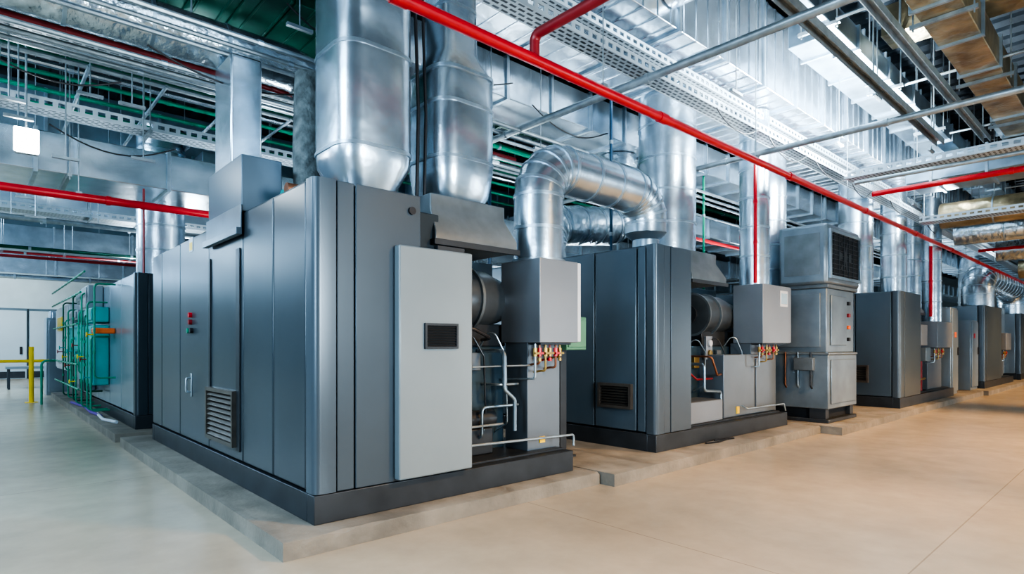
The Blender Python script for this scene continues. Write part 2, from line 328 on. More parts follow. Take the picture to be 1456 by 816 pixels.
# --- second machine
X2=XA(933,Y0); xc2=XA(983,Y0)
ed2=[Y0+.14,YA(905,X2),YA(845,X2),5.6,6.4,7.2,8.2]
b2=(XA(1085,Y0),9.40,3.87,4.33,1.38,2.25)
m2,ps2=machine('second big grey machine, under the shiny bent round duct',X2,9.25,Y0,8.25,xc2,2.52,ed2,b2,(6.72,7.6,4.0,4.95,2.17,2.6),side='cabm')  # side colour stands in for light missing from the gap
grille_x(m2,X2,YA(900,X2),YA(853,X2),ZA(582,X2,YA(900,X2)),ZA(546,X2,YA(900,X2)),M['vent'],7)
bx('display_screen',M['blue'],m2,9.02,9.22,Y0-.012,Y0-.001,1.98,2.14,.004)
bx('screen_frame',M['white'],m2,8.99,9.25,Y0-.006,Y0+.0,1.94,2.18,.004)
bx('lower_cabinet',M['col'],m2,7.62,9.20,4.05,4.66,.34,1.22,.01)
bx('lower_door',M['col'],m2,8.55,9.15,4.03,4.049,.42,1.15,.006)
bx('side_tank',M['box'],m2,6.6,7.5,4.0,4.4,.34,.62,.01)
tp('drain_pipe',m2,[(7.1,4.4,1.1),(7.1,4.05,1.1),(7.1,4.05,.75),(7.5,4.03,.72),(7.5,4.03,.36)],.02,'galvd')
tp('drain_pipe',m2,[(7.2,4.4,1.2),(7.2,4.0,1.2),(7.35,4.0,.95),(7.64,4.1,.95)],.014,'copper')
tp('drain_pipe',m2,[(6.8,4.4,1.0),(6.8,4.1,1.0),(7.0,4.1,.9),(7.4,4.1,.9)],.014,'dred')
tp('guard_rail',m2,[(8.0,3.98,.5),(8.0,3.9,.46),(9.2,3.9,.45),(9.25,3.9,.34)],.012,'strut',.03)
bx('warning_label',M['yellow'],m2,7.97,8.05,4.040,4.049,.38,.48,0)

# --- third: fan topped machine
def fan_machine():
    t=thing('fan_coil_machine','metallic grey stepped machine with a black fan box on its top','machine',(10.5,4.8,.12))
    x0,x1,y0,y1=XA(1178,3.5),XA(1218,3.5),3.5,6.4
    for a in (x0+.02,x1-.16):
        for b in (y0+.05,y0+1.4,y1-.3): bx('foot',M['skid'],t,a,a+.14,b,b+.25,.18,.34,.005)
    bx('base_frame',M['skid'],t,x0,x1,y0,y1,.12,.18,.01)
    bx('drip_tray',M['dark'],t,x0+.1,x1-.1,y0+.12,y1-.1,.18,.34,0)
    bx('lower_cabinet',M['steelc'],t,x0,x1,y0,y1,.34,1.20,.015)
    bx('lower_door',M['steelc'],t,x0+.08,x1-.1,y0-.02,y0-.001,.42,1.12,.008)
    bx('middle_ledge',M['hood'],t,x0-.012,x1+.012,y0-.012,y1,1.20,1.235,.008)
    bx('upper_cabinet',M['steelc'],t,x0+.01,x1-.06,y0+.03,y1,1.235,2.26,.015)
    for k in range(2): bx('side_door',M['steelc'],t,x0-.015,x0+.01,y0+.12+.75*k,y0+.82+.75*k,1.32,2.18,.008)
    bx('front_door',M['steelc'],t,x0+.15,x1-.45,y0+.005,y0+.03,1.35,2.15,.01)
    for k in range(4): bx('latch',M[('black','orange','dred','black')[k]],t,x1-.38,x1-.30,y0-.005,y0+.03,1.42+.2*k,1.48+.2*k)
    for k in range(3): tp('side_conduit',t,[(x0-.04,y0+.25+.2*k,1.24),(x0-.04,y0+.25+.2*k,.7),(x0+.02,y0+.25+.2*k,.65)],.014,('skid','galvd','copper')[k],.03)
    bx('side_junction',M['hood'],t,x0-.09,x0-.001,y0+.2,y0+.5,.95,1.15,.006)
    bx('top_frame',M['hood'],t,x0-.02,x1+.05,y0,y0+.9,2.26,2.32,.01)
    fx0,fx1,fz0,fz1=x0-.07,x1+.16,2.32,3.28; fy0,fy1=3.50,4.25
    fb=finish('fan_box',MB().box(fx0,fx1,fy0,fy1,fz0,fz1),M['steelc'],t,.05)
    bx('fan_opening',M['dark'],fb,fx0+.12,fx1-.1,fy0-.008,fy0+.01,fz0+.14,fz1-.14,.002)
    finish('fan_surround',MB().box(fx0+.07,fx1-.05,fy0-.04,fy0,fz0+.09,fz0+.14).box(fx0+.07,fx1-.05,fy0-.04,fy0,fz1-.14,fz1-.09).box(fx0+.07,fx0+.12,fy0-.04,fy0,fz0+.14,fz1-.14).box(fx1-.10,fx1-.05,fy0-.04,fy0,fz0+.14,fz1-.14),M['galvd'],fb,.004)
    cx=(fx0+fx1)/2+.01; cz=(fz0+fz1)/2; b=MB()
    for k in range(9):
        z=fz0+.18+(fz1-fz0-.36)*k/8; b.box(fx0+.12,fx1-.1,fy0-.03,fy0-.022,z-.003,z+.003)
    for k in range(6):
        x=fx0+.12+(fx1-fx0-.22)*(k+.5)/6; b.box(x-.003,x+.003,fy0-.034,fy0-.018,fz0+.14,fz1-.14)
    finish('fan_guard',b,M['skid'],fb)
    b=MB()
    for k in range(6):
        a=2*math.pi*k/6; u=Vector((math.cos(a),0,math.sin(a))); w=Vector((-math.sin(a),0,math.cos(a)))
        c=Vector((cx,fy0-.014,cz)); q=[c+u*.03-w*.03,c+u*.27-w*.07,c+u*.27+w*.07,c+u*.03+w*.03]
        b.loft([[p+Vector((0,-.002,0)) for p in q],[p+Vector((0,.002,0)) for p in q]])
    b.cyl((cx,fy0-.017,cz),(cx,fy0-.009,cz),.06,14)
    finish('fan_blades',b,M['skid'],fb)
    bx('side_louvre',M['hood'],fb,fx0-.01,fx0,fy0+.1,fy1-.1,fz0+.15,fz1-.15,0)
fan_machine()
# --- fourth, fifth, sixth
X4=XA(1280,3.4); X4e=XA(1356,3.4); m4,_=machine('dark grey machine just beyond the fan-topped machine',X4,X4e,3.4,8.2,XA(1309,3.4),2.42,[3.54,4.2,4.9,5.7,6.6,8.1],(XA(1333,3.4),XA(1354,3.4),3.4,3.95,1.3,1.9),(15.1,15.9,3.6,4.5,2.05,2.4),side='cabm')
grille_x(m4,X4,3.95,4.35,.6,.95,M['vent'],6)
bx('inner_cabinet',M['steelc'],m4,XA(1345,3.6),X4e-.05,4.0,4.6,.33,2.2,.01)
bx('meter_box',M['box'],m4,15.0,15.5,3.45,3.8,1.35,1.8,.01); bx('meter_box',M['light'],m4,15.6,16.0,3.5,3.8,1.0,1.3,.01)
tp('branch_pipe',m4,[(15.2,3.6,1.35),(15.2,3.6,.6),(15.9,3.6,.6)],.03,'brass'); tp('branch_pipe',m4,[(15.6,3.6,1.0),(15.6,3.6,.34)],.03,'dred')
X5=XA(1400,3.35); m5,_=machine('distant grey machine near the right edge, under the bent duct',X5,26.0,3.35,7.5,XA(1424,3.35),2.5,[3.5,4.2,5.0,6.0,7.4],(24.6,25.6,3.35,3.9,1.2,1.75),(23.9,24.6,4.2,4.9,2.05,2.4),side='cabl')
for k,(ea,ew,h,lab) in enumerate(((X4e+.22,.68,2.3,'pale cabinet standing just past the dark machine at right'),(20.15,.9,2.05,'shorter pale cabinet with a red plate standing before the distant machines'))):
    t=thing('electrical_cabinet',lab,'cabinet',(ea+ew/2,4.4,.12))
    bx('body',M['cabl'],t,ea,ea+ew,3.5,5.2,.12,h,.01); bx('door',M['cabl'],t,ea+.05,ea+ew-.05,3.47,3.499,.2,h-.05,.008)
    bx('label_plate',M['orange' if k==0 else 'red'],t,ea+.25,ea+.40,3.46,3.469,1.55,1.68,0); bx('handle',M['black'],t,ea+ew-.14,ea+ew-.10,3.44,3.469,1.1,1.3)
    bx('side_vent',M['skid'],t,ea-.012,ea-.001,3.8,4.4,.4,.8,.002)
ex=X4e+.22
m6,_=machine('farthest grey machine, cut off by the right edge of the photo',27.6,33.0,3.35,7.5,30,2.5,[3.5,4.2,5.0,6.0,7.4],None,None,side='cabl')
bx('side_locker',M['light'],m6,26.9,27.6,3.8,5.2,.33,2.7,.01)
# row behind
mL,_=machine('tall machine behind the nearest one, hung with teal and green boxes',1.69,4.3,10.05,18.6,3.9,2.42,[10.2,11.2,12.3,13.6,15,16.6,18.5],side='cabl',front='cabd')
for (p0,p1,q0,q1,m) in ((123,142,462,548,'teal'),(106,122,462,500,'teal'),(130,142,436,458,'teal'),(88,106,432,528,'white'),(112,124,505,556,'steelc'),(124,134,405,440,'light'),(93,100,450,470,'yellow'),(146,150,466,474,'orange'),(108,118,440,455,'light'),(118,126,412,430,'light')):
    ya,yb=YA(p1,1.55),YA(p0,1.55); k=.24 if m not in('yellow','orange') else .30
    bb=bx('side_box',M[m],mL,1.69-k,1.69,ya,yb,ZA(q1,1.5,ya),ZA(q0,1.5,ya),.02)
    if k<.3: bx('box_lid',M[m],bb,1.43,1.45,ya+.04,yb-.04,ZA(q1,1.5,ya)+.04,ZA(q0,1.5,ya)-.04,.01)
def pipe(name,label,cat,path,r,m,n=14,cs=0,cm=None,rods=(),R=None,group=None,rw=.05):
    P=fillet(path,R,7) if R else [Vector(p) for p in path]
    mid=P[len(P)//2] if len(P)>2 else (P[0]+P[1])/2
    t=thing(name,label,cat,(mid.x,mid.y,min(p.z for p in P)-r),group)
    finish('pipe_run',MB().tube(P,r,n),M[m],t)
    if cs:
        for p,d in rings(P,cs): finish('coupling',MB().cyl(p-d*rw/2,p+d*rw/2,r*1.10+.004,n),M[cm or m],t)
    for (x,y,z) in rods: finish('hanger_rod',MB().cyl((x,y,z),(x,y,ZC-.05),.007,6).box(x-.03,x+.03,y-.03,y+.03,z-.02,z+.02),M['strut'],t)
    return t
for k,px in enumerate((90,93,97,101,104,108,112,116,120,124,129,134)):
    xx=1.40-.02*(k%2); yy=YA(px,xx); h=(2.30,1.9,2.1,1.5,2.35,1.2,2.0)[k%7]; h0=(.12,.7,.12,.4,.12)[k%5]
    t=pipe('green_pipe','green pipe bending into the side of the machine among the teal boxes','pipe',[(1.67,yy,h0+.12),(xx,yy,h0+.12),(xx,yy,h),(1.67,yy,h)],.015,('gduct','green','green','green')[k%4],8,.45,'green',R=.07,group='bent green pipes by the teal boxes')
    zc=(h0+h)/2
    finish('valve_wheel',MB().cyl((xx-.11,yy,zc),(xx-.095,yy,zc),.04,14).cyl((xx-.095,yy,zc),(xx,yy,zc),.01,8),M[('dred','teal','yellow')[k%3]],t)
for k,(a,b,z) in enumerate(((12.9,18.3,2.30),(12.4,18.3,2.62),(13.4,18.0,1.75),(13.4,18.2,1.0),(13.2,17.6,.55))):
    pipe('green_pipe',['level green pipe just under the top of the machine with teal boxes','highest level green pipe, above the teal boxes at left','level green pipe across the tops of the teal boxes','level green pipe running low across the teal boxes','lowest level green pipe near the left plinth'][k],'pipe',[(1.34,a,z),(1.34,b,z)],.017,'green',10,.6,'green')
pipe('green_pipe','bent green pipe dropping to the floor beside the yellow rail','pipe',[(1.3,17.0,1.0),(1.05,17.0,1.0),(1.05,17.0,.01)],.025,'green',10,R=.1)
pipe('drain_hose','purple hose lying along the left plinth','hose',[(1.55,12.2,.145),(1.5,13.0,.145),(1.55,14.2,.145),(1.45,15.5,.145)],.025,'purple',8)
pipe('drain_hose','white hose lying on the left plinth near the purple one','hose',[(1.6,11.0,.145),(1.5,11.6,.145),(1.55,12.6,.145)],.025,'white',8)
for X,lab in ((5.8,'grey machine in the back row, behind the gap after the nearest one'),(10.6,'grey machine in the back row, behind the fan-topped machine'),(16.5,'grey machine in the back row, farthest to the right')):
    machine(lab,X,X+3.4,10.3,16,X+3.0,2.5,[10.44,11.5,12.5,14,15.9])
t=thing('guard_rail','yellow steel guard rail standing on the floor at far left','guard rail',(.9,18,0))
finish('post',MB().cyl((.92,17.95,.01),(.92,17.95,1.32),.05,12),M['yellow'],t)
finish('rail',MB().cyl((-2,17.95,.98),(1.25,17.95,.98),.035,10),M['yellow'],t)
finish('foot_plate',MB().box(.8,1.04,17.83,18.07,0,.012),M['yellow'],t); finish('post',MB().cyl((-1.9,17.95,0),(-1.9,17.95,1.32),.05,12),M['yellow'],t)
t=thing('steel_bench','low grey bench by the doors at far left','bench',(1.3,24,0))
bx('top',M['light'],t,.6,2.3,23.6,24.3,.62,.7); 
for a in (.65,2.2):
    for b in (23.65,24.2): bx('leg',M['skid'],t,a,a+.06,b,b+.06,0,.62)
for k,(a,b,h) in enumerate(((1.35,20.2,2.1),(1.6,22.6,2.4))):
    t=thing('electrical_cabinet',['pale grey cabinet past the yellow rail, beside the green pipes','taller pale cabinet standing near the back doors'][k],'cabinet',(a+.5,b+.4,0))
    bx('body',M['cabl'],t,a,a+1.0,b,b+.8,0,h,.01); bx('door',M['cabl'],t,a+.05,a+.95,b-.02,b-.001,.1,h-.05,.01); bx('label_plate',M['yellow'],t,a+.3,a+.5,b-.03,b-.021,1.5,1.65,0)

# ---------------------------------------------------------------- upright ducts
def octs(cx,cy,h,z,ch=.3):
    R=h*.52; out=[]
    for q,(sx,sy) in enumerate(((1,-1),(1,1),(-1,1),(-1,-1))):
        for k in range(4):
            a=-math.pi/2+q*math.pi/2+math.pi/2*k/3
            out.append((cx+sx*(h-R)+R*math.cos(a),cy+sy*(h-R)+R*math.sin(a),z))
    return out
def oct_duct(label,cx,cy,secs,seams):
    t=thing('riser_duct',label,'duct',(cx,cy,secs[0][0]))
    finish('duct_shell',MB().loft([octs(cx,cy,h,z) for z,h in secs]),M['galv'],t)
    for z,h in seams: finish('seam_band',MB().loft([octs(cx,cy,h+.008,z-.014),octs(cx,cy,h+.008,z+.014)]),M['seam'],t)
    return t
oct_duct('large round-cornered shiny duct rising from the top of the nearest machine',2.42,4.55,[(TOP,.17),(TOP+.06,.19),(2.83,.325),(2.95,.335),(4.86,.335)],[(2.95,.335),(3.75,.335),(4.6,.335)])
oct_duct('round-cornered shiny duct standing on the sloped hood of the nearest machine',3.34,4.55,[(2.64,.24),(2.75,.30),(2.98,.335),(3.85,.335),(4.08,.21),(4.86,.20)],[(3.05,.335),(3.55,.335),(3.85,.335),(4.5,.2)])
def round_duct(label,path,r,step=.6,m='galv',R=None,n=24,band='seam',rr=None,allr=False,rods=(),cat='duct',name='round_duct'):
    P=fillet(path,R,5) if R else [Vector(p) for p in path]
    mid=P[0]; t=thing(name,label,cat,(mid.x,mid.y,mid.z))
    finish('duct_shell',MB().tube(P,rr or r,n),M[m],t)
    rg=rings(P,step)
    if R and allr:
        for i in range(1,len(P)-1): rg.append((P[i],(P[i+1]-P[i-1]).normalized()))
    for p,d in rg: finish('seam_band',MB().cyl(p-d*.014,p+d*.014,r+.008,n),M[band],t)
    for (x,y,z) in rods: finish('hanger_rod',MB().cyl((x,y,z),(x,y,ZC-.05),.008,6),M['strut'],t)
    return t
d3=round_duct('shiny round duct bending over from the nearest machine to the second',[(4.17,4.2,2.19),(4.17,4.2,3.17),(6.0,4.2,3.17),(6.0,4.2,2.70)],.25,.5,R=.34,allr=True)
finish('base_flange',MB().cyl((4.17,4.2,2.17),(4.17,4.2,2.20),.27,24),M['seam'],d3)
finish('reducer',MB().tube([(6.0,4.2,2.70),(6.0,4.2,2.62),(6.0,4.2,2.52)],[.25,.16,.16],24),M['galvd'],d3)
round_duct('wide upright shiny duct on the hood of the second machine',[(7.3,4.75,2.60),(7.3,4.75,4.88)],.40,.55)
round_duct('slim upright shiny duct on the control box of the second machine',[(8.72,4.14,2.25),(8.72,4.14,4.86)],.215,.5)
round_duct('upright shiny duct at the back of the fan-topped machine',[(10.6,4.75,2.27),(10.6,4.75,4.86)],.28,.5)
round_duct('upright shiny duct on the dark machine beyond the fan-topped one',[(13.65,4.3,2.42),(13.65,4.3,4.86)],.32,.5)
round_duct('upright shiny duct on the small hood of the machine beyond the fan-topped one',[(15.5,4.1,2.40),(15.5,4.1,4.86)],.26,.5)
round_duct('slim shiny duct above the small control box beyond the fan-topped machine',[(17.0,3.7,1.9),(17.0,3.7,4.86)],.2,.5)
round_duct('upright shiny duct rising from the pale cabinet past the dark machine',[(ex+.34,4.4,2.3),(ex+.34,4.4,4.86)],.28,.5)
round_duct('distant bent shiny duct over the machines near the right edge',[(22.9,3.8,2.5),(22.9,3.8,3.5),(29.0,3.8,3.5),(29.0,3.8,2.5)],.42,.6,R=.6,allr=True)
round_duct('distant upright duct on the farthest machine',[(29.6,5.2,2.5),(29.6,5.2,4.86)],.35,.6)
round_duct('crumpled foil duct behind the bent round duct',[(6.1,6.0,2.53),(6.1,6.0,3.1),(7.8,6.0,3.3),(7.8,6.0,4.44)],.3,.4,'foil',R=.3,allr=True)
round_duct('foil duct rising behind the hood of the nearest machine',[(3.9,7.0,2.27),(3.9,7.0,5.14)],.3,.5,'foil')
round_duct('shiny duct rising from the tall machine with teal boxes',[(2.1,10.45,2.42),(2.1,10.45,4.7)],.33,.45)
round_duct('back row duct rising behind the second machine',[(7.2,10.8,2.5),(7.2,10.8,4.9)],.4,.6,'galvd')
round_duct('back row duct rising behind the fan-topped machine',[(12.0,10.8,2.5),(12.0,10.8,4.9)],.4,.6,'galvd')
round_duct('lagged foil duct dropping onto the back of the nearest machine',[(-2,6.2,4.28),(2.72,6.2,4.28),(2.72,6.2,2.30)],.22,.7,'foil',R=.3,band='galvd',rods=((0,6.2,4.4),(1.5,6.2,4.4)))
tag(finish('lagged_pipe',MB().tube([(2.3,5.4,2.505),(2.3,5.4,3.2),(2.3,5.4,3.9)],[.12,.14,.12],12),M['ins']),'rough grey lagged pipe standing at the left of the largest upright duct','pipe')

# ---------------------------------------------------------------- overhead ducts, trays and pipes
def rduct(label,axis,a0,a1,b0,b1,z0,z1,m='galv',step=1.5,band='seam',rods=True,name='ventilation_duct',brk=False):
    def B(mb,p0,p1,q0,q1,u0,u1): return mb.box(p0,p1,q0,q1,u0,u1) if axis=='X' else mb.box(q0,q1,p0,p1,u0,u1)
    loc=((a0+a1)/2,(b0+b1)/2,z0) if axis=='X' else ((b0+b1)/2,(a0+a1)/2,z0)
    t=thing(name,label,'duct',loc)
    sh=MB(); B(sh,a0,a1,b0,b1,z0,z1)
    if brk:   # pressed stiffening ribs on the sheet
        k=a0+.1
        while k<min(a1,26): B(sh,k,k+.035,b0-.012,b1+.012,z0-.012,z1); k+=.26
    finish('duct_shell',sh,M[m],t,.01)
    k=a0+step*.5; i=0
    while k<a1:
        f=MB(); e=.03; B(f,k-.02,k+.02,b0-e,b0,z0-e,z1+e); B(f,k-.02,k+.02,b1,b1+e,z0-e,z1+e); B(f,k-.02,k+.02,b0,b1,z0-e,z0); B(f,k-.02,k+.02,b0,b1,z1,z1+e)
        finish('flange',f,M[band],t)
        if rods and i%2==0:
            f=MB(); B(f,k+.3,k+.34,b0-.1,b1+.1,z0-.045,z0-.003); finish('support_channel',f,M['strut'],t)
            f=MB(); B(f,k+.313,k+.327,b0-.075,b0-.061,z0-.08,ZC-.05); finish('hanger_rod',f,M['strut'],t)
            f=MB(); B(f,k+.313,k+.327,b1+.061,b1+.075,z0-.08,ZC-.05); finish('hanger_rod',f,M['strut'],t)
        k+=step; i+=1
    return t
def tray(label,axis,a0,a1,b0,b1,z0,h=.09,m='tray',pitch=.12,rods=3.0):
    def B(mb,p0,p1,q0,q1,u0,u1): return mb.box(p0,p1,q0,q1,u0,u1) if axis=='X' else mb.box(q0,q1,p0,p1,u0,u1)
    loc=((a0+a1)/2,(b0+b1)/2,z0) if axis=='X' else ((b0+b1)/2,(a0+a1)/2,z0)
    t=thing('cable_tray',label,'cable tray',loc)
    for b in (b0,b1-.012):
        r=MB(); B(r,a0,a1,b,b+.012,z0,z0+h*.3); B(r,a0,a1,b,b+.012,z0+h*.72,z0+h); k=a0
        while k<a1: B(r,k,k+pitch*.4,b,b+.012,z0+h*.3,z0+h*.72); k+=pitch
        finish('side_rail',r,M[m],t,smooth=False)
    r=MB(); B(r,a0,a1,b0+.012,b1-.012,z0+.005,z0+.012); finish('tray_floor',r,M['slots'],t,smooth=False)
    for q in range(3):
        r=MB(); c=b0+(b1-b0)*(q+1)/4; B(r,a0,a1,c-.018,c+.018,z0+.012,z0+.045); finish('cable',r,M[('black','dred','bluep')[q]],t,smooth=False)
    if rods:
        k=a0+rods/2
        while k<a1:
            f=MB(); B(f,k,k+.04,b0-.05,b1+.05,z0-.04,z0-.002); finish('support_channel',f,M['strut'],t,smooth=False)
            for bb in (b0-.04,b1+.026): f=MB(); B(f,k+.013,k+.027,bb,bb+.014,z0-.06,ZC-.05); finish('hanger_rod',f,M['strut'],t,smooth=False)
            k+=rods
    return t
rduct('wide shiny main duct running overhead along the row of machines','X',-2,44,3.62,5.25,4.88,6.05,'galv',1.04,rods=False,brk=True)
rduct('green coated duct high above the back of the nearest machine','X',-3,16,6.45,7.75,5.15,5.5,'gduct',.45,'gduct',rods=False,brk=True)
rduct('dull duct crossing the hall above the teal boxes at left','X',-3,24,9.0,10.0,3.45,3.93,'galv',1.4)
rduct('deep duct over the back row of machines','X',-3,40,11.3,12.7,4.5,5.2,'galvd',1.5)
rduct('broad duct behind the back row, below the dark ceiling','X',-3,40,14.6,16.2,4.0,4.6,'galv',1.6,rods=False)
rduct('far duct near the back wall, low under the ceiling','X',-3,40,20,21.4,3.9,4.5,'galvd',1.8,rods=False)
rduct('farthest duct, running along the back wall','X',-3,40,26,27.2,3.8,4.5,'galv',2,rods=False)
rduct('pale shiny duct squeezed between the main duct and the green one','X',2.9,40,5.5,6.2,4.45,4.95,'galv',.8,rods=False)
rduct('low flat shiny duct above the pale cabinets and beyond, behind the machines','X',9.5,40,6.6,7.6,3.7,4.1,'galv',.9,rods=False)
tray('white perforated cable tray hung beside the long red pipe','X',2.2,40,3.60,3.82,4.22,.11,rods=0)
tray('upper perforated cable tray tucked right under the main duct','X',2.0,40,3.95,4.10,4.70,.10,rods=0)
tray('perforated cable tray crossing at left above the hanging floodlight','X',-3,4.4,8.15,8.45,3.93,.12)
tray('greenish cable tray high at the upper left','X',-3,3.5,6.85,7.2,4.25,.10,'galvd',rods=0)
tray('far cable tray over the back row at left','X',-3,20,13.2,13.6,3.7,.12)
tray('perforated cable tray crossing the aisle overhead at right','Y',-4,3.3,9.95,10.3,3.93,.11)
tray('far cable tray crossing the aisle overhead at right','Y',-4,3.3,14.2,14.6,3.85,.11,rods=0)
pipe('sprinkler_pipe','long bright red pipe running overhead along the whole row','pipe',[(-1,3.4,3.66),(42,3.4,3.66)],.045,'red',18,3.1,'red',rods=[(k,3.4,3.7) for k in (4.2,7.2,10.4,15,19,23)],rw=.12)
pipe('sprinkler_pipe','dark red branch pipe crossing over the long red pipe','pipe',[(3.33,3.4,3.66),(3.33,3.4,3.86),(3.33,.5,3.86)],.042,'dred',14,1.0,'red',R=.06)
pipe('sprinkler_pipe','red pipe crossing level behind the plenum box at left','pipe',[(-3,8.85,3.16),(2.6,8.85,3.16)],.05,'red',14,1.5,'red',rods=((.9,8.85,3.2),))
pipe('sprinkler_pipe','dark red pipe high at the upper left','pipe',[(-3,6.55,4.15),(6,6.55,4.15)],.035,'dred',12,2,'dred')
pipe('sprinkler_pipe','red pipe crossing the aisle overhead at right','pipe',[(11.3,-4,3.93),(11.3,3.3,3.93)],.045,'red',14,2,'red',rods=((11.3,.4,3.95),(11.3,-2,3.95)))
pipe('sprinkler_pipe','distant red pipe low along the far left','pipe',[(-3,22,3.9),(8,22,3.9)],.045,'dred',10)
pipe('sprinkler_pipe','upright red pipe beside the slim duct of the second machine','pipe',[(8.35,3.95,2.26),(8.35,3.95,4.1),(8.35,3.4,4.1)],.025,'red',10,.8,'red',R=.08)
pipe('sprinkler_pipe','upright red pipe by the small box beyond the fan-topped machine','pipe',[(16.0,3.5,2.0),(16.0,3.5,3.6)],.035,'red',10,.8,'red')
pipe('sprinkler_pipe','thin upright dark red pipe left of the plenum box','pipe',[(1.6,8.95,2.3),(1.6,8.95,3.4)],.014,'dred',8)
pipe('sprinkler_pipe','thin red pipe level behind the fan box','pipe',[(9.5,6.0,3.4),(16,6.0,3.4)],.035,'red',8,1.5,'red')
pipe('sprinkler_pipe','thin red pipe crossing the aisle far off at right','pipe',[(20,-4,3.9),(20,3.3,3.9)],.04,'red',10,2,'red')
pipe('conduit','grey steel pipe slanting across in front of the white tray','pipe',[(5.0,-3,4.045),(5.0,7.8,4.045)],.042,'strut',12,2.5,'strut')
pipe('conduit','thin steel pipe crossing the aisle beyond the slanting one','pipe',[(8.2,-4,4.07),(8.2,8.5,4.07)],.04,'strut',12,2.5,'strut')
pipe('conduit','thin steel pipe crossing overhead above the fan-topped machine','pipe',[(9.8,-4,3.80),(9.8,3.1,3.80)],.03,'strut',12,2.5,'strut',rods=((9.8,1,3.8),))
def channel(label,p,q,w=.05):
    t=thing('strut_channel',label,'channel',((p[0]+q[0])/2,(p[1]+q[1])/2,p[2]))
    if abs(p[0]-q[0])>abs(p[1]-q[1]):
        b=MB().box(p[0],q[0],p[1]-w,p[1]-w+.01,p[2],p[2]+.09).box(p[0],q[0],p[1]+w-.01,p[1]+w,p[2],p[2]+.09).box(p[0],q[0],p[1]-w+.01,p[1]+w-.01,p[2]+.08,p[2]+.09)
        rods=[(p[0]+(q[0]-p[0])*f,p[1]) for f in (.25,.6,.95)]
    else:
        b=MB().box(p[0]-w,p[0]-w+.01,p[1],q[1],p[2],p[2]+.09).box(p[0]+w-.01,p[0]+w,p[1],q[1],p[2],p[2]+.09).box(p[0]-w+.01,p[0]+w-.01,p[1],q[1],p[2]+.08,p[2]+.09)
        rods=[(p[0],p[1]+(q[1]-p[1])*f) for f in (.25,.6,.95)]
    finish('channel_bar',b,M['strut'],t)
    for x,y in rods: finish('hanger_rod',MB().cyl((x,y,p[2]+.085),(x,y,ZC-.05),.009,6),M['strut'],t)
channel('long zinc channel running overhead toward the upper right corner',(3,2.2,4.32),(10.6,2.2,4.32))
channel('zinc channel crossing near the top right corner',(12.3,-3,4.5),(12.3,3.2,4.5))
channel('second zinc channel running beside the tan wrapped duct',(6,1.95,4.75),(12.5,1.95,4.75))
channel('zinc channel crossing the aisle well beyond the red crossing pipe',(17.6,-3,3.9),(17.6,3.2,3.9))
rduct('tan foil wrapped duct at the top right corner','X',4.5,13,1.35,1.75,4.85,5.2,'gold',1.1,'seam')
rduct('tan foil wrapped duct crossing the aisle right below the dark ceiling','Y',-3,2.5,8.9,9.4,5.45,5.85,'gold',1.1,'seam')
rduct('narrow dull grey duct running parallel to the main duct over the aisle','X',6.2,20,2.5,2.75,5.0,5.25,'galvd',1.2,'seam')
rduct('shiny flat duct crossing the aisle at the right edge','Y',-4,3.2,12.8,13.9,4.35,4.8,'galvd',.8,rods=False)
rduct('wide dull duct crossing the aisle farther off at right','Y',-4,3.2,18,19.4,4.1,4.6,'galvd',1.0,rods=False)
rduct('far shiny duct crossing the aisle near the end of the hall','Y',-4,3.2,30,32,3.6,4.3,'galv',1.3,rods=False)
rduct('shiny duct with close flanges running high over the aisle at right','X',14,44,.9,2.1,5.4,5.8,'galvd',1.0,rods=False)
rduct('shiny duct running beside the main duct, high over the aisle','X',8,44,2.9,3.34,5.3,5.9,'galvd',1.0,rods=False)
def rd(xx,z,*a,**k): return round_duct(*a,rods=((xx,2.3,z),(xx,-1.5,z)),**k)
rd(15.5,4.3,'round tan wrapped duct crossing the aisle at right',[(15.5,-4,4.15),(15.5,3.2,4.15)],.27,1.0,'gold')
rd(16.8,4.1,'round foil duct crossing the aisle at right, past the tan one',[(16.8,-4,3.9),(16.8,3.2,3.9)],.24,1.0,'foil')
rd(22,4.3,'distant round duct crossing the aisle near the right edge',[(22,-4,4.1),(22,3.2,4.1)],.3,1.0,'foil')
rd(26,4.1,'far round tan duct crossing the aisle above the last machines',[(26,-4,3.9),(26,3.2,3.9)],.3,1.0,'gold')
round_duct('round shiny elbow duct at the top of the photo above the main duct edge',[(5.6,2.7,6.2),(5.6,2.7,5.3),(5.6,3.60,5.3)],.25,.3,'galv',R=.3,allr=True)
for i,(x,y) in enumerate(((2.82,4.35),(2.87,4.42),(2.92,4.38))):
    pipe('cable','dark cable hanging down between the two round-cornered ducts','cable',[(x,y,2.45),(x+.02,y,3.4),(x,y+.05,4.86)],.014,'black',6,group='dark cables between the two round-cornered ducts')
pipe('cable','black cable snaking over the plinth edge below the second machine','cable',[(6.7,3.8,.135),(6.9,3.74,.135),(7.2,3.78,.135),(7.45,3.73,.135),(7.2,3.8,.14),(6.95,3.82,.14)],.01,'black',6,R=.05)
for i,(x,y,c) in enumerate(((6.6,5.2,'bluep'),(9.8,5.6,'green'),(4.7,5.6,'bluep'))):
    pipe('riser_pipe',['thin dark blue pipe rising left of the wide upright duct','thin green pipe rising behind the slim upright duct','thin dark blue pipe rising behind the bent duct'][i],'pipe',[(x,y,2.27 if i!=2 else .12),(x,y,4.86 if y<5.3 else 4.44)],.022,c,8,.8,'strut')
